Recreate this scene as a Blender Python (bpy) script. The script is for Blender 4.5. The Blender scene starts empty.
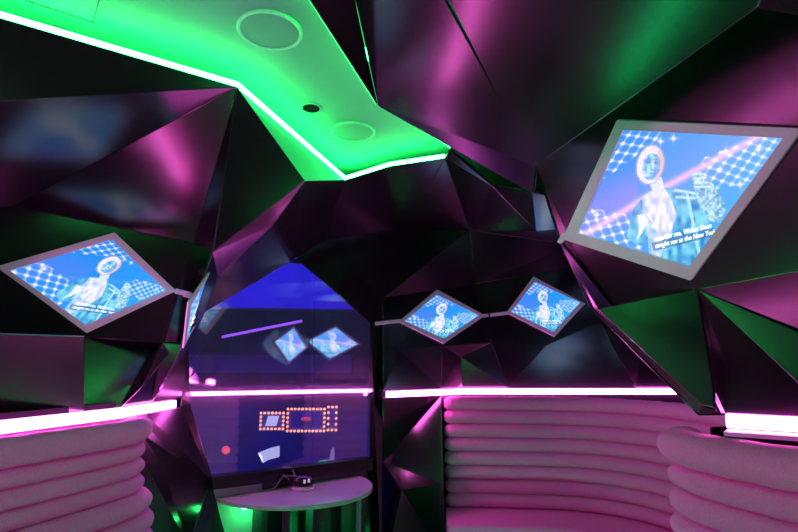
import bpy, bmesh, math, random
from mathutils import Vector, Matrix
random.seed(7)
C = bpy.context.scene.collection
sc = bpy.context.scene
PI = math.pi
# ------------------------------------------------------------------ camera
F = 532.0
EYE = Vector((0, 0, 1.65))
PITCH = math.atan(97 / F)
cam_d = bpy.data.cameras.new('camera'); cam = bpy.data.objects.new('camera', cam_d); C.objects.link(cam)
cam.location = EYE; cam.rotation_euler = (PI/2 + PITCH, 0, 0)
cam_d.sensor_width = 36; cam_d.lens = F / 798 * 36; cam_d.clip_start = .02
sc.camera = cam
CF = Vector((0, math.cos(PITCH), math.sin(PITCH))); CU = Vector((0, -math.sin(PITCH), math.cos(PITCH))); CR = Vector((1, 0, 0))
def ray(x, y): return CF + CR * ((x - 399) / F) + CU * ((266 - y) / F)
def PY(x, y, Y):                      # sight line meets the depth Y
    r = ray(x, y); return EYE + r * (Y / r.y)
def PZ(x, y, z):                      # sight line meets the height z
    r = ray(x, y); return EYE + r * ((z - EYE.z) / r.z)
def plane3(a, b, c):
    n = (b - a).cross(c - a).normalized()
    if n.dot(EYE - a) < 0: n = -n
    return (a, n)
def PP(x, y, pl, off=0):              # sight line meets a wall plane
    r = ray(x, y); a, n = pl
    return EYE + r * ((a + n * off - EYE).dot(n) / r.dot(n))
# ------------------------------------------------------------------ materials
def new_mat(name):
    m = bpy.data.materials.new(name); m.use_nodes = True
    nt = m.node_tree; return m, nt, nt.nodes['Principled BSDF']
def pbr(name, col, rough=.5, bump=0, bscale=60, metal=0, var=.15, ior=1.5, sheen=0, rvar=0, coat=0):
    m, nt, b = new_mat(name)
    b.inputs['Roughness'].default_value = rough; b.inputs['Metallic'].default_value = metal
    b.inputs['IOR'].default_value = ior
    if sheen: b.inputs['Sheen Weight'].default_value = sheen; b.inputs['Sheen Roughness'].default_value = .4; b.inputs['Sheen Tint'].default_value = (1, .4, .8, 1)
    if coat: b.inputs['Coat Weight'].default_value = coat; b.inputs['Coat Roughness'].default_value = .15
    tc = nt.nodes.new('ShaderNodeTexCoord')
    nz = nt.nodes.new('ShaderNodeTexNoise'); nz.inputs['Scale'].default_value = bscale; nz.inputs['Detail'].default_value = 4
    nt.links.new(tc.outputs['Object'], nz.inputs['Vector'])
    mx = nt.nodes.new('ShaderNodeMixRGB')
    mx.inputs[1].default_value = tuple(c * (1 - var) for c in col) + (1,)
    mx.inputs[2].default_value = tuple(c * (1 + var) for c in col) + (1,)
    nt.links.new(nz.outputs['Fac'], mx.inputs[0]); nt.links.new(mx.outputs[0], b.inputs['Base Color'])
    if rvar:
        n2 = nt.nodes.new('ShaderNodeTexNoise'); n2.inputs['Scale'].default_value = 3; n2.inputs['Detail'].default_value = 3
        nt.links.new(tc.outputs['Object'], n2.inputs['Vector'])
        mr = nt.nodes.new('ShaderNodeMapRange'); mr.inputs['To Min'].default_value = rough - rvar; mr.inputs['To Max'].default_value = rough + rvar
        nt.links.new(n2.outputs['Fac'], mr.inputs['Value']); nt.links.new(mr.outputs[0], b.inputs['Roughness'])
    if bump:
        bp = nt.nodes.new('ShaderNodeBump'); bp.inputs['Strength'].default_value = bump; bp.inputs['Distance'].default_value = .004
        nt.links.new(nz.outputs['Fac'], bp.inputs['Height']); nt.links.new(bp.outputs[0], b.inputs['Normal'])
    return m
def emit(name, col, s):
    m, nt, b = new_mat(name)
    b.inputs['Base Color'].default_value = tuple(min(1, .3 + .5 * c) for c in col) + (1,)
    b.inputs['Emission Color'].default_value = tuple(col) + (1,); b.inputs['Emission Strength'].default_value = s
    return m
M = {}
M['panel'] = pbr('dark satin laminate', (.008, .006, .010), .19, .015, 160, var=.2, ior=1.72, rvar=.03)
M['velour'] = pbr('mauve velour', (.97, .25, .70), .85, .8, 150, var=.22, sheen=.4)
M['ceiling'] = pbr('ceiling paint with green light tint', (.09, .50, .32), .6, .03, 40, var=.03)  # white paint; the room's green light is put into its colour
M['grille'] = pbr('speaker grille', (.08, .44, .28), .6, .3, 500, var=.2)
M['trim'] = pbr('plastic trim with green light tint', (.25, .9, .6), .5)  # white plastic with the green ceiling light put into its colour
M['black'] = pbr('matt black', (.006, .006, .008), .9, 0, 60, ior=1.15)
M['carpet'] = pbr('dark carpet', (.02, .018, .024), .95, .6, 300, var=.4)
M['frame'] = pbr('lavender lacquer frame', (.86, .68, .96), .42, 0, 60, var=.04)
M['table'] = pbr('pale laminate table top', (.55, .56, .62), .18, 0, 60, var=.03)
M['outwall'] = pbr('outer hall wall', (.13, .12, .55), .6, 0, 3, var=.5)
M['outpale'] = pbr('hall pale soffit', (.5, .42, .7), .6, 0, 2, var=.3)
M['bplastic'] = pbr('black gloss plastic', (.01, .01, .012), .2)
M['cable'] = pbr('grey cable sheath', (.25, .2, .28), .4)
M['pink'] = emit('pink led diffuser', (1, .14, .72), 30)
M['pinkfar'] = emit('pink led tube', (1, .12, .78), 26)
M['green'] = emit('green led diffuser', (.035, 1, .20), 38)
M['greenlow'] = emit('added green floor led', (.0, 1, .22), 30)  # for the added floor lines, placed so wall panels reflect green
M['bulb'] = emit('amber bulb', (1, .38, .16), 3.0)
M['lightbox'] = emit('white lit poster', (.9, .95, 1), 1.0)
M['redlamp'] = emit('red lamp glow', (1, .07, .03), 1.6)
M['redsoft'] = emit('soft red glow', (1, .06, .08), .8)
M['mint'] = emit('mint sign glow', (.0, .75, .32), .9)
M['blue'] = emit('blue led', (.10, .09, 1), 3.0)
M['bluepanel'] = emit('blue hall light', (.05, .035, 1), 14)
M['violet'] = emit('violet tube', (.55, .15, 1), 1.3)
M['text'] = emit('white caption', (1, 1, 1), 1.6)
M['captionback'] = emit('caption shade', (.02, .09, .2), .5)
M['tag'] = emit('lit label', (.7, .5, .6), .5)
# window glass with a light reflective film
gm = bpy.data.materials.new('window glass'); gm.use_nodes = True
nt = gm.node_tree; nt.nodes.clear()
out = nt.nodes.new('ShaderNodeOutputMaterial'); mix = nt.nodes.new('ShaderNodeMixShader')
tr = nt.nodes.new('ShaderNodeBsdfTransparent'); tr.inputs[0].default_value = (.86, .84, .98, 1)
gl = nt.nodes.new('ShaderNodeBsdfGlossy'); gl.inputs['Roughness'].default_value = .03
mix.inputs[0].default_value = .22
df = nt.nodes.new('ShaderNodeBsdfDiffuse'); df.inputs[0].default_value = (.8, .8, .8, 1); m0 = nt.nodes.new('ShaderNodeMixShader'); m0.inputs[0].default_value = .05
nt.links.new(tr.outputs[0], m0.inputs[1]); nt.links.new(df.outputs[0], m0.inputs[2]); nt.links.new(m0.outputs[0], mix.inputs[1]); nt.links.new(gl.outputs[0], mix.inputs[2]); nt.links.new(mix.outputs[0], out.inputs[0])
M['glass'] = gm
# screen picture: colours come from the mesh's own colour attribute
sm, nt, b = new_mat('screen picture')
at = nt.nodes.new('ShaderNodeAttribute'); at.attribute_name = 'picture'
b.inputs['Base Color'].default_value = (.01, .01, .01, 1); b.inputs['Roughness'].default_value = .25
nt.links.new(at.outputs['Color'], b.inputs['Emission Color']); b.inputs['Emission Strength'].default_value = 1.0
M['screen'] = sm
# ------------------------------------------------------------------ helpers
def obj(name, bm, mat, parent=None, smooth=False):
    me = bpy.data.meshes.new(name); bm.normal_update(); bm.to_mesh(me); bm.free()
    me.materials.append(M[mat] if isinstance(mat, str) else mat)
    if smooth:
        for p in me.polygons: p.use_smooth = True
    o = bpy.data.objects.new(name, me); C.objects.link(o)
    if parent:
        o.parent = parent; o.matrix_parent_inverse = Matrix.Translation(parent.location).inverted()
    return o
def empty(name, loc):
    o = bpy.data.objects.new(name, None); C.objects.link(o); o.location = loc; o.empty_display_size = .1; return o
def tag(o, label=None, cat=None, group=None, kind=None):
    if label: o['label'] = label
    if cat: o['category'] = cat
    if group: o['group'] = group
    if kind: o['kind'] = kind
    return o
def struct(name, loc=(0, 0, 0)): return tag(empty(name, loc), kind='structure')
def slab(bm, pts, th=.015, toward=None, flare=0):
    """prism: front outline pts, thickness th away from the room"""
    n = Vector((0, 0, 0))
    for i in range(len(pts)):
        a, b_ = pts[i], pts[(i + 1) % len(pts)]
        n += Vector(((a.y - b_.y) * (a.z + b_.z), (a.z - b_.z) * (a.x + b_.x), (a.x - b_.x) * (a.y + b_.y)))
    n.normalize(); c = sum(pts, Vector()) / len(pts)
    t = toward if toward is not None else EYE
    if n.dot(t - c) < 0: n = -n; pts = pts[::-1]
    f = [bm.verts.new(p) for p in pts]; k = [bm.verts.new(p - n * th + (p - c).normalized() * flare) for p in pts]
    ff = bm.faces.new(f); bf = bm.faces.new(k[::-1])
    m = len(pts)
    for i in range(m): bm.faces.new((f[i], k[i], k[(i + 1) % m], f[(i + 1) % m]))
    if m > 3: bmesh.ops.triangulate(bm, faces=[ff, bf])
    return n
def panel(parent, pts, th=.015, mat='panel', name='panel', bev=.0025, toward=None):
    bm = bmesh.new(); slab(bm, list(pts), th, toward=toward, flare=0 if mat == 'glass' else .007)
    o = obj(name, bm, mat, parent)
    if bev:
        md = o.modifiers.new('edge', 'BEVEL'); md.width = bev; md.segments = 2; md.limit_method = 'ANGLE'; md.angle_limit = math.radians(50)
    return o
def box(bm, x0, x1, y0, y1, z0, z1):
    vs = [bm.verts.new((x, y, z)) for x in (x0, x1) for y in (y0, y1) for z in (z0, z1)]
    for f in ((0, 1, 3, 2), (4, 6, 7, 5), (0, 4, 5, 1), (2, 3, 7, 6), (0, 2, 6, 4), (1, 5, 7, 3)): bm.faces.new([vs[i] for i in f])
def sweep(bm, path, prof, closed=False, up=Vector((0, 0, 1))):
    """sweep profile (side, up) along a plan path of Vectors; mitred"""
    rings = []; n = len(path)
    for i, p in enumerate(path):
        a = path[max(0, i - 1)]; b_ = path[min(n - 1, i + 1)]
        d1 = (p - a).normalized() if i else (b_ - p).normalized(); d2 = (b_ - p).normalized() if i < n - 1 else d1
        d = (d1 + d2).normalized(); s = d.cross(up).normalized(); k = 1 / max(.5, s.dot(d1.cross(up).normalized()))
        u2 = s.cross(d).normalized()
        rings.append([bm.verts.new(p + s * (q[0] * k) + u2 * q[1]) for q in prof])
    m = len(prof)
    for i in range(n - 1):
        for j in range(m): bm.faces.new((rings[i][j], rings[i][(j + 1) % m], rings[i + 1][(j + 1) % m], rings[i + 1][j]))
    bm.faces.new(rings[0][::-1]); bm.faces.new(rings[-1])
    bmesh.ops.recalc_face_normals(bm, faces=bm.faces[:])
def rect_prof(w, h): return [(-w/2, -h/2), (w/2, -h/2), (w/2, h/2), (-w/2, h/2)]
def tube(bm, path, r, seg=10): sweep(bm, path, [(r * math.cos(2*PI*i/seg), r * math.sin(2*PI*i/seg)) for i in range(seg)])
def smooth_path(pts, n=8):
    out = []
    P = [pts[0]] + list(pts) + [pts[-1]]
    for i in range(1, len(P) - 2):
        for k in range(n):
            t = k / n; p0, p1, p2, p3 = P[i-1], P[i], P[i+1], P[i+2]
            out.append(.5 * ((2*p1) + (p2-p0)*t + (2*p0-5*p1+4*p2-p3)*t*t + (3*p1-p0-3*p2+p3)*t**3))
    out.append(pts[-1]); return out
def lathe(bm, prof, c, seg=48):
    rings = [[bm.verts.new((c[0] + r*math.cos(2*PI*i/seg), c[1] + r*math.sin(2*PI*i/seg), c[2] + z)) for i in range(seg)] for r, z in prof]
    for a, b_ in zip(rings, rings[1:]):
        for i in range(seg): bm.faces.new((a[i], a[(i+1) % seg], b_[(i+1) % seg], b_[i]))
    bm.faces.new(rings[0][::-1]); bm.faces.new(rings[-1]); bmesh.ops.recalc_face_normals(bm, faces=bm.faces[:])
V3 = Vector
KEY = {
    'a1': (0, 101, 1.820),
    'b1': (13, 206, 2.622),
    'c1': (194, 243, 2.983),
    'r1': (163, 343, 2.960),
    'd1': (213, 252, 2.839),
    'e1': (305, 181, 2.701),
    'f1': (272, 226, 2.927),
    'h1': (218, 277, 3.164),
    's1': (183, 345, 3.003),
    'k0': (383, 298, 4.600),
    'k1': (475, 284, 5.000),
    'n2': (443, 346, 4.750),
    'k3': (606, 262, 4.950),
    'y3': (641, 358, 4.860),
    'v4': (461, 357, 4.870),
    'z0': (470, 230, 4.75),
    'lip': (532, 193, 2.529),
    'zz': (575, 245, 4.870),
    'z1': (492, 186, 3.1),
    'z2': (536, 231, 3.5),
    'Ra': (535, 166, 2.549),
    'Rd': (598, 309, 2.621),
    'Re': (697, 289, 2.142),
    'mid': (492, 86, 1.969),
    'Rh': (713, 387, 2.060),
    'Rk': (800, 385, 2.018),
    'Rm': (860, 358, 1.710),
    'Rn': (860, 442, 1.900),
    'R40': (900, 30, 1.300),
    'T8': (352, -8, 1.234),
    'T4': (441, -10, 1.525),
    'm1': (383, 462, 4.696),
    'm2': (402, 490, 4.500),
    'm3': (443, 484, 4.484),
    'Ba': (535, 166, 1.908),
    'Bb': (757, 8, 1.039),
    'vA': (325, 240, 4.22),
    'vB': (405, 228, 4.75),
    'bl': (188, 545, 3.420),
}
def K(n): return PY(*KEY[n])
def aim(px, p3, target):               # wall plane through p3 that mirrors the target for this sight line
    q = PY(px[0], px[1], p3.y); d = ray(*px).normalized(); n = ((target - q).normalized() - d).normalized(); return (p3, n)
# ------------------------------------------------------------------ key points
ZC = 2.92; ZE = 2.82; ZL = 1.40
wa, wb = V3((-1.39, 3.55, 0)), V3((-.22, 4.51, 0))
WIN = plane3(wa, wb, wb + V3((0, 0, 1)))
def W(x, y, off=0): return PP(x, y, WIN, off)
C0 = PZ(0, 18, ZE); V1 = PZ(237, 87, ZE); g1 = PZ(345, 180, ZE); g15 = PZ(390, 166, ZE); g2 = PZ(445, 158, ZE); g3 = PZ(449, 150, ZE)
CB = C0 + (C0 - V1).normalized() * 2.2
# left wall
a1 = K('a1'); b1 = K('b1'); c1 = K('c1'); r1 = K('r1')
LS = plane3(b1, c1, r1)
q1 = PP(84, 337, LS); p0 = PP(-70, 332, LS); b0 = PP(-70, 215, LS)
aB = V3((-2.0, -1.3, 2.6)); bB = V3((-2.1, -1.3, 2.3)); pB = V3((-2.1, -1.3, 1.77)); kB = V3((-2.1, -1.3, 1.43))
d1 = K('d1'); e1 = K('e1'); f1 = K('f1'); h1 = K('h1')
s1 = K('s1')
wp = W(290, 262); wp2 = W(302, 263); wr = W(338, 293); wj = W(372, 325); wl = W(205, 312); wl2 = W(189, 350); wl3 = W(190, 402); wl4 = W(213, 480); wbr = W(372, 465)
ZT = 1.428; ZBt = 1.372     # top and bottom of the wall led groove
E1 = V3((-1.43, 2.83, 0)); E0 = V3((-1.61, 2.145, 0)); Em = V3((-2.05, .5, 0)); Eb = V3((-2.1, -1.3, 0)); E2 = V3((-1.39, 3.50, 0))
def at(p, z): return V3((p.x, p.y, z))
E3 = V3((-.13, 4.43, 0)); E4 = V3((.57, 4.92, 0)); E5 = V3((2.75, 4.9, 0))
E6 = V3((1.30, 2.19, 0)); E7 = V3((1.52, 2.02, 0)); E8 = V3((1.92, 1.5, 0)); ZR = 1.425; E9 = V3((2.0, -1.3, 0))
t1 = at(E0.lerp(E1, .62), ZT)
# ------------------------------------------------------------------ floor and hidden shell
sfl = bmesh.new(); box(sfl, -3.2, 3.4, -1.6, 6.0, -.1, 0)
tag(obj('floor', sfl, 'carpet'), kind='structure')
# ceiling panel (flat, white with the green light tinted into its paint)
ceil = struct('ceiling', (0, 2, ZC))
ZT1 = 2.75
lipR = [PZ(449, 148, 2.82), PZ(378, 106, ZT1), PZ(310, 0, 2.82)]
lipRb = lipR[2] + (lipR[2] - lipR[1]).normalized() * 2.2
bm = bmesh.new()
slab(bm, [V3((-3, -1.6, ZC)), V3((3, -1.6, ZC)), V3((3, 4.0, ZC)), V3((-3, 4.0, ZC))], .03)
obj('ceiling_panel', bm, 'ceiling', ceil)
# ------------------------------------------------------------------ left wall
WL = struct('wall_left', (-1.7, 2, 0))
def P(parent, *pts, **k): return panel(parent, pts, **k)
P(WL, CB, C0, V1, a1, aB)
P(WL, aB, a1, V1, b1, b0, bB)
P(WL, V1, b1, c1)
P(WL, V1, c1, d1); P(WL, V1, d1, e1)
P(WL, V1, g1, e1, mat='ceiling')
P(WL, d1, e1, f1, h1)
P(WL, h1, f1, wp, wl)
L7 = aim((203, 260), c1, V3((.95, 1.75, 2.15)))
P(WL, c1, PP(213, 252, L7), PP(184, 345, L7), PP(163, 347, L7))

P(WL, d1, h1, wl, wl2, s1)
P(WL, b1, c1, r1, q1, p0, b0)
P(WL, bB, b0, p0, pB)
LD = aim((40, 370), t1, V3((2.0, 0, .6)))
P(WL, PP(-60, 332, LD), PP(84, 337, LD), PP(84, 413, LD), PP(-60, 432, LD))
P(WL, pB, PP(-60, 332, LD), PP(-60, 432, LD), at(Em, ZT), kB)
LG = aim((108, 368), at(E1, ZT), V3((-.2, 2.2, 2.9)))
P(WL, PP(84, 337, LG), PP(163, 343, LG), at(E1, ZT), PP(84, 412, LG))
u1 = at(E1.lerp(E2, .45), ZT); e2t = at(E2, ZT)
P(WL, r1, PY(172, 350, 3.02), PY(141, 388, 2.86), at(E1, ZT))
P(WL, r1, s1, u1, at(E1, ZT))
P(WL, s1, wl2, e2t, u1)
# below the light line: recessed column beside the window
yb = at(E1, ZBt); y1_ = at(E1.lerp(E2, .35), ZBt); e2b = at(E2, ZBt)
dn = W(211, 480, .01); bl = K('bl'); bl2 = V3((-1.40, 3.4, 0)); bl3 = V3((-1.46, 2.8, 0))
P(WL, e2b, y1_, dn)
P(WL, e2b, dn, wl4, wl3)
P(WL, e2t, e2b, wl3, wl2)
P(WL, yb, y1_, dn, bl, V3((-1.46, 2.8, .5)))
P(WL, dn, bl, PY(228, 545, 3.6))
P(WL, bl, V3((-1.46, 2.8, .5)), bl3, bl2)
# backing board behind the groove
bm = bmesh.new(); sweep(bm, [at(p, ZL) for p in (Eb, Em, E0, E1)], [(-.07, -.05), (-.02, -.05), (-.02, .05), (-.07, .05)]); obj('led_channel', bm, 'black', WL)
# ------------------------------------------------------------------ window wall
window = struct('window_1', (wa.x, wa.y, 0))
ws = W(312, 272)
P(window, wl, wp, wp2, ws, W(312, 474, 0), wl4, wl3, wl2, th=.01, mat='glass', name='pane', bev=0)
P(window, W(313, 273), wr, wj, wbr, W(313, 474), th=.01, mat='glass', name='pane', bev=0)
bm = bmesh.new(); slab(bm, [W(212, 478, .06), W(373, 458, .06), W(373, 470, .06), W(213, 490, .06)], .10); obj('window_sill', bm, 'bplastic', window)
WU = struct('wall_front_left', (-.8, 4, 0))
P(WU, W(205, 486, .0), W(262, 480), W(262, 640), V3((-1.40, 3.54, 0)), mat='table')
P(WU, W(262, 480), W(374, 468), V3((-.2, 4.52, 0)), W(262, 640))
k0 = K('k0')
# dark roof facets over the window
vA = K('vA'); vB = K('vB')
P(WU, e1, f1, wp); P(WU, e1, g1, vA); P(WU, e1, vA, wp); P(WU, vA, wp, wp2); P(WU, vA, wp2, wr); P(WU, vA, wr, wj); P(WU, vA, wj, k0); P(WU, g1, vB, vA); P(WU, vA, vB, k0)
P(WU, W(370, 320), k0, at(E3, 0), V3((-.23, 4.50, 0)), toward=V3((-.6, 2, 1)))
# ------------------------------------------------------------------ far wall
WB = struct('wall_back', (1, 4.9, 0))
k1 = K('k1'); n2 = K('n2')
BS1 = plane3(k0, k1, n2)
n0 = PP(383, 346, BS1); n1 = PP(399, 350, BS1); k2 = PP(491, 343, BS1)
k3 = K('k3')
BS2 = plane3(k1, k2, k3)
x1 = PP(545, 346, BS2); y1 = PP(599, 322, BS2)
def far(px): # point of the far light line at a picture column
    r = ray(px, 390); s = r.x / r.y
    for a, b_ in ((E3, E4), (E4, E5)):
        d = b_ - a; den = d.x - s * d.y
        t = (s * a.y - a.x) / den
        if t <= 1.0001: return a + d * t
    return E5
o0 = at(E3, ZT); o1 = at(far(441), ZT); o2 = at(E4, ZT); o3 = at(far(509), ZT); o4 = at(far(636), ZT)
y3 = K('y3'); v4 = K('v4')
P(WB, k0, k1, k2, n2, n1, n0)
P(WB, n0, n1, o0); P(WB, n1, n2, o1, o0); P(WB, n2, v4, o2, o1); P(WB, n2, k2, o3, v4); P(WB, v4, o3, o2)
P(WB, k1, k3, y1, x1, k2); P(WB, k2, x1, o3); P(WB, x1, y1, o4, o3); P(WB, y1, y3, o4)
kk = V3((2.75, 4.75, 2.4))
P(WB, k3, kk, at(E5, ZT), y3, y1); P(WB, y3, at(E5, ZT), o4)
# below the light line
ob = at(E3, ZBt); oc = at(far(441), ZBt); m1 = K('m1'); m2 = K('m2'); m3 = K('m3')
P(WB, ob, oc, m1); P(WB, oc, m1, m2, m3); P(WB, m1, m2, at(E3, 0)); P(WB, m2, m3, V3((.4, 4.8, 0)), at(E3, 0)); P(WB, oc, at(E4, ZBt), at(E4, 0), V3((.4, 4.8, 0)), m3)
P(WB, at(E4, ZBt), at(E5, ZBt), at(E5, 0), at(E4, 0))
bm = bmesh.new(); sweep(bm, [at(p, ZL) for p in (E3, E4, E5)], [(-.07, -.05), (-.02, -.05), (-.02, .05), (-.07, .05)]); obj('led_channel', bm, 'black', WB)
# sloping roof of the far bay
WC = struct('ceiling_bay', (1, 4, 2.5))
z0 = K('z0'); lip = K('lip'); zz = K('zz')
z1 = K('z1'); z2 = K('z2')
P(WC, g1, g15, vB); P(WC, g15, g2, vB); P(WC, g2, z0, vB); P(WC, vB, z0, k0); P(WC, k0, z0, k1)
P(WC, g2, g3, z1, z0); P(WC, z1, lip, z2); P(WC, z1, z2, z0); P(WC, lip, V3((1.6, 2.9, 2.45)), zz, z2)
P(WC, z0, z2, zz, k1); P(WC, zz, k3, k1)
P(WC, zz, V3((1.6, 2.9, 2.45)), V3((2.75, 2.9, 2.4)), kk, k3)
# bay side wall behind the right-hand volume
WR2 = struct('wall_right_bay', (2.75, 3.8, 0))
P(WR2, V3((2.75, 2.6, 2.45)), kk, at(E5, ZT), V3((2.75, 2.6, ZT)), toward=V3((0, 3.8, 1.5)))
P(WR2, V3((2.75, 2.6, ZBt)), at(E5, ZBt), at(E5, 0), V3((2.75, 2.6, 0)), toward=V3((0, 3.8, 1.5)))
# ------------------------------------------------------------------ right wall volume
WR = struct('wall_right', (1.5, 2, 0))
Ra = K('Ra'); Rd = K('Rd'); Re = K('Re')
RS = plane3(Ra, Rd, Re)

Rc = PP(567, 232, RS); Rb = PP(757, 8, RS); Rg = PP(830, 165, RS); Rf = PP(860, 259, RS)

Ba = K('Ba'); Bb = K('Bb')
Rax = PP(531, 156, RS); Rbx = PP(760, -6, RS)
P(WR, Rax, Rbx, Rg, Rf, Re, Rd, Rc, Ra)
R40 = K('R40')
P(WR, Rb, Rg, R40)
Rc2 = PY(559, 242, 2.62); Rd2 = PY(590, 308, 2.7)
P(WR, Ra, Rc, Rc2); P(WR, Rc, Rd, Rd2, Rc2)
E6t = at(E6, ZT + .025); Rh = K('Rh'); E6t2 = V3((1.31, 2.42, ZT))
P(WR, Rd, Rd2, E6t2, E6t)
R5 = aim((665, 335), Re, V3((-.3, 1.8, 2.9)))
P(WR, PP(598, 309, R5), Re, PP(713, 390, R5), PP(714, 408, R5), PP(703, 405, R5))

Ri = PY(860, 441, 1.95); Rj = PY(860, 352, 1.65)
E7t = at(E7, ZT + .025)
Rk = K('Rk')
P(WR, Re, Rk, E7t, E6t); P(WR, Re, E6t, Rh)
R8 = aim((780, 350), Re, V3((-.95, 1.7, 2.85)))
P(WR, Re, PP(860, 358, R8), PP(860, 430, R8), PP(800, 385, R8))

P(WR, Re, Rf, K('Rm'))
P(WR, K('Rn'), Rk, E7t, at(E8, ZT))
# offscreen continuation of the right wall
RB0 = V3((1.9, -1.3, 2.3)); RB1 = V3((2.0, -1.3, 1.43))
P(WR, Rf, Rg, R40, V3((1.9, -1.3, 2.8)), RB0); P(WR, Rf, RB0, RB1, at(E8, ZT), K('Rn'), K('Rm'))
# hidden return behind
P(WR, Rc2, Ra, V3((2.75, 2.85, 2.5)), V3((2.75, 2.85, 1.4)), E6t2, Rd2, toward=V3((1.5, 6, 1.5)))
P(WR, V3((1.36, 2.42, ZBt)), V3((2.75, 2.85, ZBt)), V3((2.75, 2.85, 0)), V3((1.36, 2.42, 0)), toward=V3((1.5, 6, 1.5)))
bm = bmesh.new(); sweep(bm, [at(p, ZR) for p in (E9, E8, E7, E6)], [(.07, -.05), (.02, -.05), (.02, .05), (.07, .05)]); obj('led_channel', bm, 'black', WR)
# bulkhead overhead
CBH = struct('ceiling_bulkhead', (1, 2, 2.8))
T0, T1, T2, T3 = lipR[0], lipR[1], lipR[2], lipRb
S1 = PY(350, 0, 1.72); S2 = PY(372, 70, 2.3)
BH = plane3(T1, Ba, Bb)
T8 = PP(354, -6, BH); sa = PP(441, -6, BH); sb_ = PP(446, -6, BH); mid = PP(493, 87, BH); Bt = PP(800, -90, BH)
P(CBH, T1, T2, T8)
SB = V3((.4, -1.3, 2.80))
P(CBH, T2, T3, SB, T8)
P(CBH, T1, T8, sa, mid, sb_, Bt, Bb, Ba)
P(CBH, Bb, Bt, R40)
P(CBH, T8, SB, V3((1.9, -1.3, 2.8)), R40, Bt)
lip2 = PY(532, 193, 2.085)
P(CBH, T1, Ba, lip2, T0)
# closing fascia between lip and ceiling panel
# ------------------------------------------------------------------ wall behind the viewer
WF = struct('wall_rear', (0, -1.35, 0))
P(WF, V3((-2.2, -1.3, ZT)), V3((0, -1.3, ZT)), V3((-.3, -1.1, 2.2)), V3((-2.1, -1.3, 2.9)))
P(WF, V3((0, -1.3, ZT)), V3((2.1, -1.3, ZT)), V3((1.9, -1.3, 2.9)), V3((-.3, -1.1, 2.2)))
P(WF, V3((-2.1, -1.3, 2.9)), V3((-.3, -1.1, 2.2)), V3((1.9, -1.3, 2.9)))
P(WF, V3((-2.2, -1.3, ZBt)), V3((2.1, -1.3, ZBt)), V3((2.1, -1.3, 0)), V3((-2.2, -1.3, 0)))
P(WL, at(Eb, ZBt), at(Em, ZBt), at(Em, 0), at(Eb, 0)); P(WL, at(Em, ZBt), at(E1, ZBt), at(E1, 0), at(Em, 0))
P(WR, at(E9, ZBt), at(E8, ZBt), at(E8, 0), at(E9, 0)); P(WR, at(E8, ZBt), at(E7, ZBt), at(E7, 0), at(E8, 0)); P(WR, at(E7, ZBt), at(E6, ZBt), at(E6, 0), at(E7, 0))
WO = struct('wall_light_block', (-2.6, 1, 0))  # unseen black boards added to stop hall light leaking between panels
for b6 in ((-2.7, -2.6, -1.6, 3.6, 0, 3.5), (-2.7, -1.47, 3.6, 3.66, 0, 3.5), (3.2, 3.3, -1.6, 5.3, 0, 3.5), (-.2, 3.2, 5.22, 5.3, 0, 3.5), (-2.7, 3.3, -1.7, -1.6, 0, 3.5), (.2, 3.2, 4.0, 5.22, 2.98, 3.1)):
    bm = bmesh.new(); box(bm, *b6); obj('panel', bm, 'black', WO)
for pg in ([W(184, 350, -.05), W(184, 60, -.05), W(294, 60, -.05), W(294, 252, -.05), W(200, 305, -.05)], [W(294, 60, -.05), W(400, 60, -.05), W(400, 330, -.05), W(377, 322, -.05), W(342, 288, -.05), W(304, 256, -.05), W(294, 254, -.05)]):
    bm = bmesh.new(); slab(bm, pg, .02); obj('panel', bm, 'black', WO)
# ------------------------------------------------------------------ led lines
def led(path, label, mat='pink', h=.05, w=.03, off=0, name='led_strip', group=None):
    c = sum(path, V3()) / len(path)
    bm = bmesh.new(); sweep(bm, path, [(q[0] + off, q[1]) for q in rect_prof(w, h)])
    o = obj(name, bm, mat); tag(o, label, 'led strip', group)
    md = o.modifiers.new('round', 'BEVEL'); md.width = .006; md.segments = 2
    return o
led([at(p, ZL) for p in (Eb, Em, E0, E1)], 'thick glowing pink light line above the left bench backrest', off=.022)
led([at(p, ZL) for p in (E1.lerp(E2, .04), E1.lerp(E2, .84))], 'short pink light line on the column between left bench and window', h=.045, off=.005)
led([at(p, ZL) for p in (E3.lerp(E4, .02), E4, E5)], 'long pink light line across the far wall above the far bench', h=.046, off=.03)
led([at(p, ZR) for p in (E6, E7, E8, E9)], 'glaring white-pink light line above the right foreground bench', h=.052, off=.0)
def inset(p, d): return p + V3((d[0], d[1], 0))
gz = ZE + .012
led([V3((p.x, p.y, gz)) for p in (CB, C0, V1, g1, g15, g2)], 'bright green light line edging the white ceiling panel', mat='green', h=.022, w=.02, off=.0)
led([V3((p.x + .045, p.y + .0, min(p.z + .07, ZC - .02))) for p in (T3, T2, T1, T0)], 'green light line hidden in the cove over the right bulkhead', mat='green', h=.015, w=.015)
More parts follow.
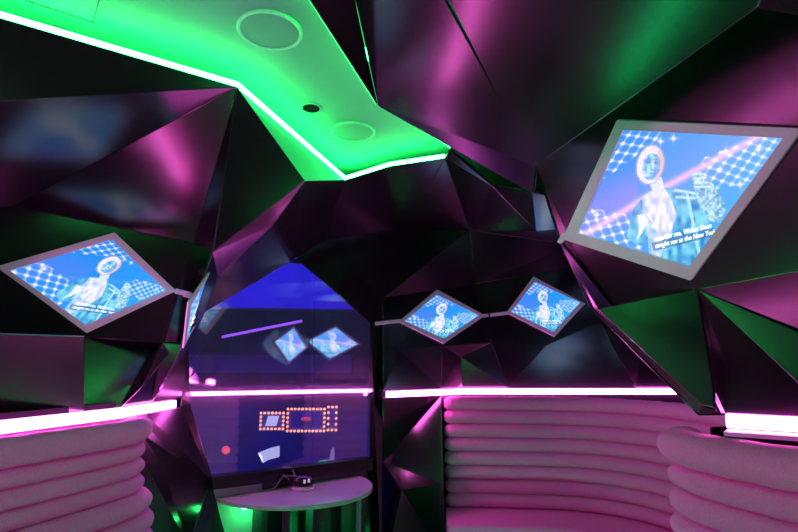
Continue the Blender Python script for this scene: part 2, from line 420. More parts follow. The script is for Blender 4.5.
# ------------------------------------------------------------------ video screens
TEMPL = [(582, 232), (627, 128), (786, 136), (693, 264)]      # left, top, right, bottom corner of the picture
def seg_d(px, py, a, b_):
    vx, vy = b_[0]-a[0], b_[1]-a[1]; t = max(0, min(1, ((px-a[0])*vx + (py-a[1])*vy) / (vx*vx+vy*vy)))
    return math.hypot(px-a[0]-vx*t, py-a[1]-vy*t), t
def inpoly(x, y, p):
    c = False; j = len(p) - 1
    for i in range(len(p)):
        if (p[i][1] > y) != (p[j][1] > y) and x < (p[j][0]-p[i][0])*(y-p[i][1])/(p[j][1]-p[i][1]) + p[i][0]: c = not c
        j = i
    return c
JACKET_L = [(645, 196), (654, 190), (662, 200), (668, 240), (664, 256), (652, 252), (650, 228), (646, 214)]
BODY = [(634, 214), (640, 202), (655, 190), (668, 186), (676, 189), (694, 190), (706, 196), (716, 214), (708, 236), (700, 262), (656, 258), (650, 240), (640, 244), (630, 236)]
SHIRT = [(655, 190), (667, 187), (673, 196), (679, 214), (672, 238), (664, 238), (650, 214), (646, 206)]
ARM = [(694, 172), (703, 170), (709, 176), (716, 184), (724, 196), (728, 208), (722, 220), (713, 220), (703, 208), (698, 194)]
CUFF = [(640, 214), (648, 213), (650, 222), (645, 232), (640, 240), (642, 226)]
def mixc(a, b_, t): t = max(0, min(1, t)); return tuple(p + (q-p)*t for p, q in zip(a, b_))
def hsh(i, j): return (math.sin(i*12.9898 + j*78.233) * 43758.5453) % 1
def vn(x, y):
    i, j = math.floor(x), math.floor(y); u, v = x-i, y-j; u = u*u*(3-2*u); v = v*v*(3-2*v)
    return (hsh(i,j)*(1-u)+hsh(i+1,j)*u)*(1-v) + (hsh(i,j+1)*(1-u)+hsh(i+1,j+1)*u)*v
def picture(x, y, beam=True):
    """colour (linear) of the music video at a point of the picture"""
    t = (x - 580) / 200
    c = mixc((.05, .30, .94), (.10, .50, 1.0), t + .3*(y-200)/100)
    c = mixc(c, (.30, .28, .95), max(0, 1 - abs(y-205+.3*(x-600))/30) * (x < 640) * .6)
    # sweeping beam of light
    yb = 232 - 22*((x-580)/60) if x < 640 else 210 - (x-640)*.66
    if x < 652: yb = 233 - (x-590)*.62
    else: yb = 194.6 - (x-652)*.55
    d = abs(y - yb); c = mixc(c, (1, .62, .98), math.exp(-(d/3.8)**2)*(.85 if beam else .12))
    if not beam: c = (c[0]*.35, c[1]*.85, c[2])
    # lattices of bulbs
    for (x0, y0, ax, ay, bx, by, regs) in (
        (585, 232, 9.2, -2.2, 3.6, 8.4, ((lambda X, Y: X < 645 and Y > 206 + (X-585)*.16),)),
        (640, 135, 9.0, 1.2, -5.6, 8.6, ((lambda X, Y: X < 682 and Y < 150 + (645-X)*.75 and Y < 190 - (X-620)*.9 + 18),)),
        (750, 160, 9.0, 3.0, -5.5, 7.6, ((lambda X, Y: X > 704 and abs(Y - (165 - (X-735)*.28)) < 20 + (X-735)*.12),))):
        if not regs[0](x, y): continue
        det = ax*by - ay*bx; u = ((x-x0)*by - (y-y0)*bx)/det; v = (ax*(y-y0) - ay*(x-x0))/det
        du, dv = abs(u-round(u)), abs(v-round(v))
        l = max(math.exp(-(du/.10)**2), math.exp(-(dv/.10)**2)) * .38
        s = math.exp(-((du*du+dv*dv)/.028)) * 1.25
        c = mixc(c, (.80, .97, 1), l); c = mixc(c, (1.15, 1.2, 1.2), s)
    for (sx, sy, r) in ((742, 183, 6), (676, 137, 5), (663, 140, 4), (760, 148, 5), (728, 150, 4), (722, 168, 4), (600, 214, 5)):
        dx, dy = abs(x-sx), abs(y-sy); s = math.exp(-(dx+dy)/1.6) + .8*math.exp(-dx/.5-dy/r*2) + .8*math.exp(-dy/.5-dx/r*2)
        c = mixc(c, (1.2, 1.2, 1.2), s)
    n = vn(x*.55, y*.55)*.6 + vn(x*.2+9, y*.2)*.4
    # figure in a pale jacket holding a microphone
    if inpoly(x, y, BODY):
        c = mixc((.02, .28, .70), (.25, .80, 1.0), vn(x*.22, y*.16)*1.3 - .15)
        if abs((x-690) - .2*(y-195)) < 1.6 and y > 192: c = (.45, .85, 1)
    if inpoly(x, y, JACKET_L): c = mixc((.12, .50, .95), (.9, .95, 1.1), vn(x*.3, y*.2)*1.1)
    if inpoly(x, y, SHIRT): c = mixc((.36, .55, .98), (1.1, 1.02, 1.12), vn(x*.3+4, y*.12)*1.2)
    for a, b_ in (((678, 189), (697, 192)), ((679, 196), (697, 197))):
        d, _ = seg_d(x, y, a, b_); c = mixc(c, (.7, 1.0, 1.1), math.exp(-(d/1.1)**2))
    if inpoly(x, y, CUFF): c = (.9, .95, 1.0)
    if inpoly(x, y, ARM):
        c = mixc((.04, .30, .62), (.62, .98, 1.05), (vn(x*.5+3, y*.5)*.6 + vn(x*.15, y*.2+5)*.5)*1.5 - .3)
        for k in range(4):
            d, _ = seg_d(x, y, (696+k*.6, 173+k*4.3), (707+k*1.2, 172.5+k*4.3)); c = mixc(c, (.75, 1.0, 1.1), math.exp(-(d/1.0)**2)*.9)
    if inpoly(x, y, [(654, 242), (716, 226.5), (722, 233), (657, 250)]): c = mixc(c, (.03, .20, .48), .75)
    # neck and head
    if inpoly(x, y, [(650, 176), (664, 176), (668, 190), (657, 195)]): c = (.75, .85, 1.05)
    ang = .12; hx, hy = x-653, y-163.5; hx, hy = hx*math.cos(ang)-hy*math.sin(ang)*-1, hy
    r = math.hypot(hx/13.2, hy/19.0)
    if r < 1:
        c = (1.15, .95, 1.0) if hx < 6.5 else (1.0, .60, .38)
        c = mixc(c, (.75, .62, .95), vn(x*.9, y*.5)*.6)
        rf = math.hypot((hx-1.2)/8.8, (hy-2.0)/13.8)
        if rf < 1:
            c = mixc((.12, .48, .95), (.55, .92, 1.05), vn(x*.35, y*.35)*1.3 - .1)
            if hx > 4: c = mixc(c, (.10, .35, .80), .5)
            for ex in (-2.2, 4.6):
                d = math.hypot((hx-ex)/2.4, (hy+2.2)/1.3)
                c = mixc(c, (.03, .16, .45), math.exp(-d*d)*.85)
                d, _ = seg_d(hx, hy, (ex-2.2, -5.2), (ex+2.0, -5.6)); c = mixc(c, (.05, .22, .55), math.exp(-(d/.7)**2)*.7)
            d, _ = seg_d(hx, hy, (1.8, -3), (2.6, 3.6)); c = mixc(c, (.85, 1.0, 1.1), math.exp(-(d/1.0)**2)*.7)
            d = math.hypot((hx-1.9)/3.2, (hy-8)/1.3); c = mixc(c, (.05, .22, .5), math.exp(-d*d)*.8)
            d, _ = seg_d(hx, hy, (-.4, 7.4), (4.0, 7.2)); c = mixc(c, (.9, 1.0, 1.1), math.exp(-(d/.6)**2)*.8)
    elif r < 1.12: c = mixc(c, (.3, .5, .9), .5)
    return c
def homography(src, dst):
    A = []
    for (x, y), (u, v) in zip(src, dst):
        A.append([x, y, 1, 0, 0, 0, -u*x, -u*y, u]); A.append([0, 0, 0, x, y, 1, -v*x, -v*y, v])
    n = 8
    for i in range(n):
        p = max(range(i, n), key=lambda r: abs(A[r][i])); A[i], A[p] = A[p], A[i]
        for r in range(n):
            if r != i:
                f = A[r][i] / A[i][i]
                for k in range(i, n+1): A[r][k] -= f * A[i][k]
    h = [A[i][n] / A[i][i] for i in range(n)] + [1]
    return lambda x, y: ((h[0]*x+h[1]*y+h[2])/(h[6]*x+h[7]*y+1), (h[3]*x+h[4]*y+h[5])/(h[6]*x+h[7]*y+1))
def video_screen(plane, outer3, inner3, label, res, group='diamond video screens around the walls', gain=1.0, depth=.022, beam=True):
    """outer3/inner3: four corners in space on the wall plane: left, top, right, bottom"""
    a, n = plane
    c = sum(outer3, V3()) / 4
    root = empty('video_screen', c); tag(root, label, 'video screen', group)
    eu = (outer3[2] - outer3[0]).normalized(); ev = n.cross(eu).normalized()
    def loc(p): d = p - c; return (d.dot(eu), d.dot(ev))
    def wld(u, v, h): return c + eu*u + ev*v + n*(h)
    O = [loc(p) for p in outer3]; I = [loc(p) for p in inner3]
    bm = bmesh.new(); d0, d1_ = .000, depth
    ro = [bm.verts.new(wld(*q, d0)) for q in O]; rt = [bm.verts.new(wld(*q, d1_)) for q in O]
    it = [bm.verts.new(wld(*q, d1_)) for q in I]; ib = [bm.verts.new(wld(*q, d0)) for q in I]
    for i in range(4):
        j = (i+1) % 4
        for A_, B_ in ((ro, rt), (rt, it), (it, ib), (ib, ro)): bm.faces.new((A_[i], A_[j], B_[j], B_[i]))
    bmesh.ops.recalc_face_normals(bm, faces=bm.faces[:])
    fr = obj('frame', bm, 'frame', root); md = fr.modifiers.new('b', 'BEVEL'); md.width = .002; md.segments = 2; md.limit_method = 'ANGLE'
    H = homography(TEMPL, I)
    # picture grid built in the unit square of the diamond
    S = homography([(0, 1), (0, 0), (1, 0), (1, 1)], TEMPL)
    bm = bmesh.new(); lay = bm.loops.layers.color.new('picture') if False else None
    nu, nv = res; vs = []; cols = []
    for j in range(nv+1):
        for i in range(nu+1):
            x, y = S(i/nu, j/nv); vs.append(bm.verts.new(wld(*H(x, y), min(.010, depth*.6))))
            cc = picture(x, y, beam); cols.append(tuple(max(0, q*gain) for q in cc) + (1,))
    for j in range(nv):
        for i in range(nu):
            k = j*(nu+1)+i; bm.faces.new((vs[k], vs[k+1], vs[k+nu+2], vs[k+nu+1]))
    bm.normal_update()
    if bm.faces[0] if False else False: pass
    bm.faces.ensure_lookup_table()
    if bm.faces[0].normal.dot(n) < 0: bmesh.ops.reverse_faces(bm, faces=bm.faces[:])
    dsp = obj('display', bm, 'screen', root)
    ca = dsp.data.color_attributes.new('picture', 'FLOAT_COLOR', 'POINT')
    for i, cc in enumerate(cols): ca.data[i].color = cc
    # captions
    for k, (txt, p, w) in enumerate((('consider me, Walter Dean', (657.5, 240.0), 58), ('caught me at the New York', (658.5, 246.8), 62))):
        cu = bpy.data.curves.new('caption', 'FONT'); cu.body = txt; cu.size = 1; cu.resolution_u = 2
        to = bpy.data.objects.new('tmp', cu); me = bpy.data.meshes.new_from_object(to); bpy.data.objects.remove(to); bpy.data.curves.remove(cu)
        xs = [v.co.x for v in me.vertices]; wd = max(xs); s = w / wd; ang = -math.radians(14); sy = 5.4
        bm = bmesh.new(); bm.from_mesh(me); bpy.data.meshes.remove(me)
        for v in bm.verts:
            X, Yv = v.co.x*s, v.co.y*sy*1.3
            x = p[0] + X*math.cos(ang) + Yv*math.sin(ang)*.0; y = p[1] + X*math.sin(ang) - Yv
            v.co = wld(*H(x, y), min(.0125, depth*.8))
        # the dark outline round the lettering
        r = bmesh.ops.extrude_face_region(bm, geom=bm.faces[:])
        for g in r['geom']:
            if isinstance(g, bmesh.types.BMVert): g.co += n * .0012
        bmesh.ops.recalc_face_normals(bm, faces=bm.faces[:])
        obj('caption', bm, 'text', root)
    return root
def scr(plane, outer, inner, label, res, **k):
    return video_screen(plane, [PP(*p, plane, .002) for p in outer], [PP(*p, plane, .002) for p in inner], label, res, **k)
scr(RS, [(565, 238), (620, 119), (806, 127), (693, 279)], [(580, 232), (626, 129), (786, 137), (692, 265)], 'large tilted diamond video screen on the right wall showing a singer with captions', (190, 150))
scr(LS, [(-3, 267), (115, 233), (176, 291), (87, 333)], [(11, 271), (112, 240), (166, 291), (86, 325)], 'diamond video screen on the left wall above the left bench', (120, 100), beam=False)
scr(BS1, [(398, 322), (436, 290), (484, 316), (443, 344)], [(404, 321.5), (436, 295), (478, 316), (443, 339)], 'small diamond video screen on the far wall, nearer the window', (60, 50), beam=False)
scr(BS2, [(506, 313), (533, 277), (584.5, 304), (554, 337)], [(511, 312), (534.5, 282), (580, 303), (553, 332)], 'small tilted diamond video screen on the far wall, right beside the corner edge', (60, 50), beam=False)
ST = plane3(d1, wl, s1)
scr(ST, [(187, 302), (215, 262), (212, 292), (182, 348)], [(190, 304), (212.5, 268), (209, 290), (185, 341)], 'diamond video screen seen nearly edge-on beside the window', (40, 40), depth=.008, beam=False)
# two more screens on the side wall of the bay (they show as reflections in the window)
RWP = (V3((1.44, 2.62, 1.9)), V3((-.23, 1.31, 0)).normalized())       # far side of the right volume
BSW = (V3((2.75, 3.8, 1.9)), V3((-1, 0, 0)))
def mirrored(px, py):
    q = W(px, py); d = ray(px, py).normalized(); n = WIN[1]; r = d - 2*d.dot(n)*n
    best = None
    for a, nn in (RWP, BSW):
        if r.dot(nn) < -.01:
            t = (a - q).dot(nn) / r.dot(nn)
            if t > 0 and (best is None or t < best[0]): best = (t, q + r*t, (a, nn))
    return best[1], best[2]
for (px, py, lb) in ((281, 345, 'diamond video screen on the far side of the right wall, mirrored in the window'), (333, 343, 'diamond video screen on the hidden bay wall, mirrored in the window')):
    cc, (a_, nn) = mirrored(px, py); cc = cc + nn*(.14 if px < 300 else 0); ev = V3((0, 0, 1)); eu = nn.cross(ev) * -1
    O = [cc + nn*.002 + eu*x + ev*z for x, z in ((-.42, -.02), (-.05, .25), (.42, .03), (.04, -.25))]
    I = [cc + (p-cc)*.88 + nn*.002 for p in O]
    video_screen((cc, nn), O, I, lb, (50, 40), gain=3.5)
# bars linking the screens
def bar(p, q, plane, label, w=.028):
    bm = bmesh.new(); n = plane[1]; a, b_ = PP(*p, plane, .002), PP(*q, plane, .002)
    s = (b_-a).normalized().cross(n).normalized() * (w/2)
    slab(bm, [a+s+n*.018, b_+s+n*.018, b_-s+n*.018, a-s+n*.018], .018)
    o = obj('linking_bar', bm, 'frame'); tag(o, label, 'bar', 'lavender bars linking the screens'); return o
bar((175, 291), (191, 295), LS, 'short lavender bar from the left wall screen towards the window corner')
bar((180, 292.5), (192, 296), plane3(c1, d1, s1), 'tiny lavender bar end bending round the corner at the left')
bar((375, 324), (400, 321), BS1, 'lavender bar between the window jamb and the nearer far-wall screen')
bar((483, 316), (496, 315), BS1, 'lavender bar beside the right tip of the nearer far-wall screen')
bar((490, 315.3), (508, 313), BS2, 'lavender bar beside the left tip of the far-wall screen by the corner')
bm = bmesh.new(); bs = plane3(Rc, Rd, Rc2)
slab(bm, [PP(557, 242, RS, .024) , PP(564, 230, RS, .024), PP(566, 237.5, RS, .024), PP(561, 244, RS, .024)], .02)
tag(obj('linking_bar', bm, 'frame'), 'wide lavender bar end at the left tip of the large right screen', 'bar', 'lavender bars linking the screens')
# ------------------------------------------------------------------ rolled benches
def roll_profile(r, sq=1.15, seg=14):
    return [(r*sq*math.cos(2*PI*i/seg), r*math.sin(2*PI*i/seg)) for i in range(seg)]
def roll_mesh(path, r, prof_w=1.25):
    """cushion roll swept along the path with domed ends"""
    bm = bmesh.new(); n = len(path); rings = []; seg = 16
    L = [0]
    for i in range(1, n): L.append(L[-1] + (path[i]-path[i-1]).length)
    for i, p in enumerate(path):
        d = (path[min(n-1, i+1)] - path[max(0, i-1)]).normalized(); s = d.cross(V3((0, 0, 1))).normalized()
        e = min(L[i], L[-1]-L[i]); k = 1 if e > r else math.sqrt(max(.02, 1-(1-e/r)**2))
        rings.append([bm.verts.new(p + s*(r*prof_w*k*math.cos(2*PI*j/seg)) + V3((0, 0, r*(.45+.55*k)*math.sin(2*PI*j/seg) + .0015*math.sin(L[i]*37+j)))) for j in range(seg)])
    for a, b_ in zip(rings, rings[1:]):
        for j in range(seg): bm.faces.new((a[j], a[(j+1) % seg], b_[(j+1) % seg], b_[j]))
    bm.faces.new(rings[0][::-1]); bm.faces.new(rings[-1]); bmesh.ops.recalc_face_normals(bm, faces=bm.faces[:])
    return bm
def resample(path, step):
    out = [path[0]]; 
    for a, b_ in zip(path, path[1:]):
        L = (b_-a).length; m = max(1, int(L/step))
        for k in range(1, m+1): out.append(a.lerp(b_, k/m))
    return out
def bench(path2, ztop, pitches, label, side, bulge, seat_front):
    c = path2[len(path2)//2]; root = empty('bench', (c[0], c[1], 0)); tag(root, label, 'bench', 'rolled mauve benches')
    z = ztop
    for i, (pt, out_) in enumerate(pitches):
        r = pt/2*1.06; z -= pt/2
        P_ = smooth_path([V3((x, y, 0)) for x, y in path2], 6); n = len(P_); Q = []
        for k, p in enumerate(P_):
            d = (P_[min(n-1, k+1)] - P_[max(0, k-1)]).normalized(); s = d.cross(V3((0, 0, 1)))*side
            Q.append(V3((p.x, p.y, z)) + s*out_)
        obj('cushion_roll', roll_mesh(resample(Q, .02), r), 'velour', root, smooth=True)
        z -= pt/2
    bm = bmesh.new(); P_ = smooth_path([V3((x, y, 0)) for x, y in path2], 6); n = len(P_)
    prof = [(side*-.04, z), (side*(seat_front-.03), z-.02), (side*seat_front, z-.07), (side*(seat_front-.02), .02), (side*-.04, .02)]
    Q = P_
    sweep(bm, Q, prof); s_ = obj('seat', bm, 'velour', root)
    md = s_.modifiers.new('b', 'BEVEL'); md.width = .02; md.segments = 3; md.limit_method = 'ANGLE'
    return root
bench([(-1.98, -1.2), (-1.90, .5), (-1.66, 1.6), (-1.50, 2.15), (-1.35, 2.60), (-1.335, 2.80), (-1.42, 2.92)], 1.372,
      [(.115, .0)] + [(.078, .004*k) for k in range(3)] + [(.095, .04), (.095, .055), (.095, .065), (.095, .06), (.095, .06), (.095, .06)], 'left foreground bench with stacked mauve velour backrest rolls under the pink line', 1, 0, .4)
bench([(1.88, -1.2), (1.84, .3), (1.62, 1.2), (1.42, 1.7), (1.285, 2.0), (1.21, 2.25), (1.225, 2.42), (1.34, 2.52)], 1.368,
      [(.14, 0)] + [(.102, -.008 + .004*k) for k in range(8)], 'right foreground bench with thick stacked mauve velour backrest rolls', -1, 0, .4)
bench([(.39, 4.76), (.9, 4.73), (1.45, 4.64), (1.85, 4.35), (2.05, 3.9), (2.12, 3.4), (2.2, 3.0)], 1.362,
      [(.112, .0)] * 8, 'far curved bench with ribbed mauve velour backrest under the far wall screens', 1, 0, .5)
# thin ledges behind the backrests
def ledge(path, w0, w1, label):
    bm = bmesh.new(); sweep(bm, path, [(w0, -.008), (w1, -.008), (w1, .008), (w0, .008)]); tag(obj('ledge', bm, 'frame'), label, 'ledge', 'ledges under the pink lines')
ledge([V3((p.x, p.y, 1.384)) for p in (E9, E8, E7, E6)], -.10, .02, 'thin mauve ledge between right bench and its pink line')
# ------------------------------------------------------------------ half round table
TZ = .782
tz = TZ
A_, B_ = PZ(217, 497, tz), PZ(357, 475, tz)
mid_ = (A_+B_)/2; ch = (B_-A_); hr = ch.length/2; ux = ch.normalized(); un = V3((ux.y, -ux.x, 0))
tb = empty('half_round_table', (mid_.x, mid_.y, 0)); tag(tb, 'pale half-round table fixed below the window', 'table')
bm = bmesh.new(); pts = [A_] + [mid_ - ux*hr*math.cos(PI*k/32) + un*(.60*math.sin(PI*k/32)) for k in range(1, 32)] + [B_]
slab(bm, [p for p in pts], .028, toward=mid_ + V3((0, 0, 5))); o = obj('tabletop', bm, 'table', tb)
md = o.modifiers.new('b', 'BEVEL'); md.width = .004; md.segments = 2; md.limit_method = 'ANGLE'
for q0, q1_, nm in ((.72, .93, 'right'),):
    bm = bmesh.new(); ang = [PI*(q0 + (q1_-q0)*k/8) for k in range(9)]
    ou = [mid_ - ux*hr*.88*math.cos(a_) + un*(.50*math.sin(a_)) + V3((0, 0, -.03)) for a_ in ang]
    inn = [mid_ - ux*hr*.86*math.cos(a_) + un*(.47*math.sin(a_)) + V3((0, 0, -.03)) for a_ in ang]
    slab(bm, ou + inn[::-1], tz-.032, toward=mid_ + V3((0, 0, 5))); obj('leg_panel', bm, 'table', tb)
bm = bmesh.new(); pts = [mid_ - ux*hr*.55*math.cos(PI*k/20) + un*(.38*math.sin(PI*k/20)) + V3((0, 0, -.03)) for k in range(0, 21)]
slab(bm, pts, tz-.032, toward=mid_ + V3((0, 0, 5))); obj('pedestal', bm, 'panel', tb)
# device on the table
dc = PZ(303, 489, tz)
dev = empty('microphone_dock', dc); tag(dev, 'small black dock with cables on the half-round table', 'device')
bm = bmesh.new(); lathe(bm, [(.075, 0), (.08, .006), (.075, .018), (.05, .022)], dc, 28); obj('base', bm, 'frame', dev)
bm = bmesh.new(); bmesh.ops.create_uvsphere(bm, u_segments=20, v_segments=12, radius=1)
for v in bm.verts: v.co = dc + V3((v.co.x*.095, v.co.y*.06, .055 + v.co.z*(.042 if v.co.x < .2 else .034)))
obj('body', bm, 'bplastic', dev, smooth=True)
for k in range(2):
    bm = bmesh.new(); c_ = dc + V3((.02+.028*k, -.064+.012*k, .062 + .004*k)); box(bm, c_.x-.008, c_.x+.008, c_.y-.002, c_.y+.002, c_.z-.012, c_.z+.012); obj('lit_label', bm, 'tag', dev)
for k, pts in enumerate(([(-.06, 0, .03), (-.16, .0, .10), (-.26, .02, .05), (-.36, .02, .01), (-.44, .0, .005)], [(-.03, -.02, .085), (-.13, -.03, .09), (-.2, -.05, .012), (-.30, -.08, .005)], [(-.06, .03, .06), (-.10, .05, .13), (-.20, .06, .12), (-.32, .03, .02)])):
    bm = bmesh.new(); tube(bm, smooth_path([dc + V3(p) for p in pts], 8), .004, 8); obj('cable', bm, 'cable', dev, smooth=True)
# ------------------------------------------------------------------ ceiling fittings
def speaker(px, py, r, label):
    c = PZ(px, py, ZC); t = empty('ceiling_speaker', c); tag(t, label, 'speaker', 'round speakers flush in the ceiling')
    bm = bmesh.new(); n = 56
    prof = [(r, 0), (r, -.008), (r-.006, -.011), (r-.014, -.008), (r-.014, 0)]
    rings = [[bm.verts.new((c.x+q*math.cos(2*PI*i/n), c.y+q*math.sin(2*PI*i/n), c.z+z)) for i in range(n)] for q, z in prof]
    for a, b_ in zip(rings, rings[1:]+rings[:1]):
        for i in range(n): bm.faces.new((a[i], a[(i+1) % n], b_[(i+1) % n], b_[i]))
    bmesh.ops.recalc_face_normals(bm, faces=bm.faces[:]); obj('trim_ring', bm, 'trim', t)
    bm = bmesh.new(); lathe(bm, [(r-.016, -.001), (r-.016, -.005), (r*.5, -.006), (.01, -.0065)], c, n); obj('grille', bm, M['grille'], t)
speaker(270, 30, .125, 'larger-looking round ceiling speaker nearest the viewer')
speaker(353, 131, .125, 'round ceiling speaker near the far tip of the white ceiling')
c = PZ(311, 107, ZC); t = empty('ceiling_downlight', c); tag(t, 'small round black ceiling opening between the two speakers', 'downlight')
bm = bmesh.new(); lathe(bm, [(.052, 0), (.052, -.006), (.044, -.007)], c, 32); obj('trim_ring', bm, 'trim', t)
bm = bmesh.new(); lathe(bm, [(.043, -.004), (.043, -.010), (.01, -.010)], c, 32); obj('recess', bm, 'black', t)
c = PZ(428, 143, ZC); bm = bmesh.new(); lathe(bm, [(.022, 0), (.022, -.006), (.012, -.014), (.006, -.03), (.012, -.032), (.012, -.035)], c, 20)
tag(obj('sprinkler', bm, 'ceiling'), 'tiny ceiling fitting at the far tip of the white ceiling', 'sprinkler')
hp = [PZ(*p, ZC) for p in ((105, -6), (97, 23), (21, -2), (27, -30))]
t = empty('access_hatch', hp[1]); tag(t, 'square access hatch in the white ceiling, top left', 'hatch')
cc = sum(hp, V3())/4
bm = bmesh.new()
O = [bm.verts.new(p + V3((0, 0, -.001))) for p in hp]; O2 = [bm.verts.new(p + V3((0, 0, -.012))) for p in hp]
I2 = [bm.verts.new(cc+(p-cc)*.90 + V3((0, 0, -.012))) for p in hp]; I1 = [bm.verts.new(cc+(p-cc)*.90 + V3((0, 0, -.001))) for p in hp]
for i in range(4):
    j = (i+1) % 4
    for A1, B1 in ((O, O2), (O2, I2), (I2, I1), (I1, O)): bm.faces.new((A1[i], A1[j], B1[j], B1[i]))
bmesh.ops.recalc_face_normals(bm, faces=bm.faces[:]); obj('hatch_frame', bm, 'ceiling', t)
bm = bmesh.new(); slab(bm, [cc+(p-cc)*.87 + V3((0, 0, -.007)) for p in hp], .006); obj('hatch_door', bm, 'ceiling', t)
# ------------------------------------------------------------------ hall outside the window
OH = struct('wall_hall', (-3, 9, 0))
bm = bmesh.new(); slab(bm, [V3((-7, 9.5, -.5)), V3((4, 9.5, -.5)), V3((4, 9.5, 4.5)), V3((-7, 9.5, 4.5))], .1); obj('panel', bm, 'outwall', OH)
bm = bmesh.new(); slab(bm, [V3((-7, 3, 0)), V3((-7, 9.5, 0)), V3((-7, 9.5, 4.5)), V3((-7, 3, 4.5))], .1); obj('panel', bm, 'outwall', OH)
bm = bmesh.new(); slab(bm, [V3((-7, 3.6, -.02)), V3((-1.5, 3.6, -.02)), V3((-.3, 5.1, -.02)), V3((4, 5.1, -.02)), V3((4, 9.5, -.02)), V3((-7, 9.5, -.02))], .08, toward=V3((0, 6, 3))); tag(obj('floor_hall', bm, 'outwall'), kind='structure')
bm = bmesh.new(); slab(bm, [V3((-7, 3.7, 3.4)), V3((-1.6, 3.7, 3.4)), V3((-.3, 5.3, 3.4)), V3((4, 5.3, 3.4)), V3((4, 9.5, 3.4)), V3((-7, 9.5, 3.4))], .1, toward=V3((0, 6, 0))); tag(obj('ceiling_hall', bm, 'outwall'), kind='structure')
# beam just outside the glass with a pink line
ba, bb = V3((-1.95, 4.25, 0)), V3((-.22, 4.95, 0))
led([W(191, 394, .02), W(371, 390.5, .02)], 'thin pink light line running across the window glass', mat='pinkfar', h=.022, w=.016)
bm = bmesh.new(); slab(bm, [V3((-4.5, 7.2, 2.42)), V3((1.5, 7.2, 2.34)), V3((1.5, 7.2, 3.39)), V3((-4.5, 7.2, 3.39))], .3); obj('soffit', bm, 'outpale', OH)
bm = bmesh.new(); slab(bm, [V3((-4.5, 8.6, 1.50)), V3((-.75, 8.6, 1.50)), V3((-.75, 8.6, 1.78)), V3((-4.5, 8.6, 1.78))], .3); obj('parapet', bm, 'outpale', OH)
led([V3((-3.6, 5.9, 3.25)), V3((.6, 5.9, 3.25))], 'blue light line on the hall ceiling outside the window', mat='bluepanel', h=.08, w=.25, name='hall_light')
led([V3((-3.6, 5.2, 3.0)), V3((-.6, 5.9, 3.0))], 'added blue fill light outside the window, nearer the glass', mat='bluepanel', h=.05, w=.12, name='hall_light')  # extra lamp added to lift the blue across the middle of the hall
led([PY(222, 337, 6.5), PY(302, 321, 6.5)], 'slanting violet tube seen through the upper window', mat='violet', h=.03, w=.03, name='violet_tube')
YS = 8.0
def sgn(x0, y0, x1, y1, label, nx, ny, board='black'):
    a = PY(x0, y0, YS); b_ = PY(x1, y1, YS)
    t = empty('marquee_sign', (a.x, YS, b_.z)); tag(t, label, 'sign', 'bulb-edged signs outside the window')
    bm = bmesh.new(); box(bm, a.x, b_.x, YS+.02, YS+.1, b_.z, a.z); obj('board', bm, 'outwall', t)
    pts = []
    for i in range(nx+1): u = a.x+(b_.x-a.x)*i/nx; pts += [(u, a.z), (u, b_.z)]
    for j in range(1, ny): v = b_.z+(a.z-b_.z)*j/ny; pts += [(a.x, v), (b_.x, v)]
    for (u, v) in pts:
        bm = bmesh.new(); bmesh.ops.create_icosphere(bm, subdivisions=1, radius=.022)
        for q in bm.verts: q.co += V3((u, YS, v))
        obj('bulb', bm, 'bulb', t)
    return t, a, b_
t, a, b_ = sgn(261, 413, 283, 429, 'small bulb-edged sign with a white lit poster outside the window', 6, 4)
bm = bmesh.new(); pz = [PY(*p, YS-.01) for p in ((268, 416), (279, 416), (276, 426), (265, 426))]; slab(bm, pz, .02); obj('poster', bm, 'lightbox', t)
t, a, b_ = sgn(288, 409, 324, 431, 'wide bulb-edged sign with a red glow outside the window', 10, 5)
bm = bmesh.new(); bmesh.ops.create_uvsphere(bm, u_segments=14, v_segments=8, radius=1)
cr = PY(306, 419, YS)
for v in bm.verts: v.co = cr + V3((v.co.x*.08, v.co.y*.03, v.co.z*.03))
obj('red_light', bm, 'redsoft', t)
t, a, b_ = sgn(328.5, 407, 336, 430, 'narrow end piece of the bulb-edged signs outside the window', 2, 4)
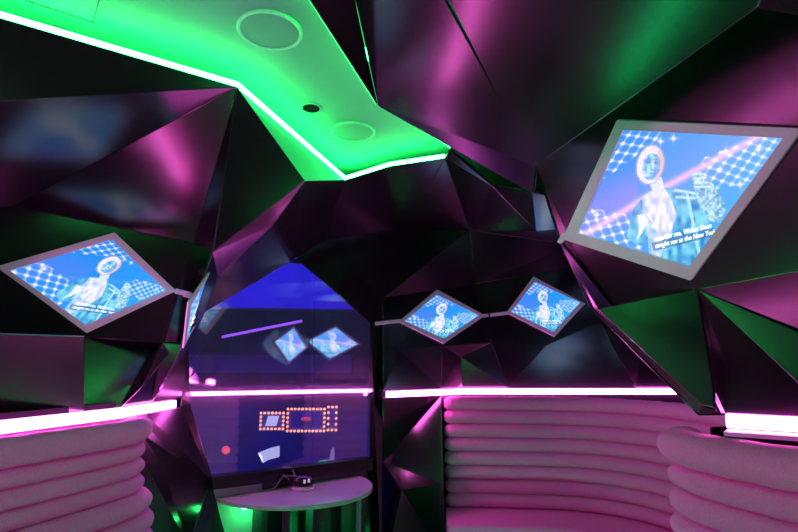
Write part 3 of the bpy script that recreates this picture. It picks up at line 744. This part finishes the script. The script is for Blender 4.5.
def glow(name, pts, mat, label, cat, Y=7.6, th=.04):
    bm = bmesh.new(); slab(bm, [PY(*p, Y) for p in pts], th); tag(obj(name, bm, mat), label, cat)
glow('lit_poster', [(258, 453), (268, 449), (279, 446), (279, 457), (268, 460), (263, 463), (262, 456)], 'lightbox', 'crooked white lit poster low outside the window', 'poster')
glow('green_lamp', [(319, 461), (327, 460), (328, 468), (319, 469)], 'mint', 'small green lit box low outside the window', 'lamp')
glow('pale_cone', [(332, 448), (334, 448), (334, 467), (327, 467)], 'tag', 'pale upright cone low outside the window', 'cone')
bm = bmesh.new(); bmesh.ops.create_uvsphere(bm, u_segments=14, v_segments=10, radius=.055)
cr = PY(226, 450, 7.6)
for v in bm.verts: v.co += cr
tag(obj('red_lamp', bm, 'redlamp', smooth=True), 'round red lamp outside the lower left of the window', 'lamp')
# ------------------------------------------------------------------ green light under the table, plus added floor lines for the panels to mirror
led([A_.lerp(B_, .12) + un*.10 - V3((0,0,.07)), A_.lerp(B_, .42) + un*.10 - V3((0,0,.07))], 'green light line under the half-round table', mat='green', h=.02, w=.03)
led([V3((-1.28, .3, .10)), V3((-.94, 2.4, .10)), V3((-.90, 3.1, .10))], 'added green light line near the floor along the left bench', mat='greenlow', h=.03, w=.02)
led([V3((1.38, -1.1, .10)), V3((1.3, .3, .10)), V3((.80, 2.1, .10))], 'added green light line near the floor along the right bench', mat='greenlow', h=.03, w=.02)
led([V3((.15, 3.86, .10)), V3((1.2, 3.74, .10))], 'added green light line near the floor before the far bench', mat='greenlow', h=.03, w=.02)
# ------------------------------------------------------------------ world and view
w = bpy.data.worlds.new('world'); sc.world = w; w.use_nodes = True
w.node_tree.nodes['Background'].inputs[0].default_value = (.01, .012, .03, 1); w.node_tree.nodes['Background'].inputs[1].default_value = .3
sc.view_settings.view_transform = 'Standard'; sc.view_settings.look = 'None'; sc.view_settings.gamma = 1; sc.view_settings.exposure = 0
sc.view_settings.use_curve_mapping = False
sc.cycles.use_denoising = True
sc.cycles.max_bounces = 8; sc.cycles.sample_clamp_indirect = 6
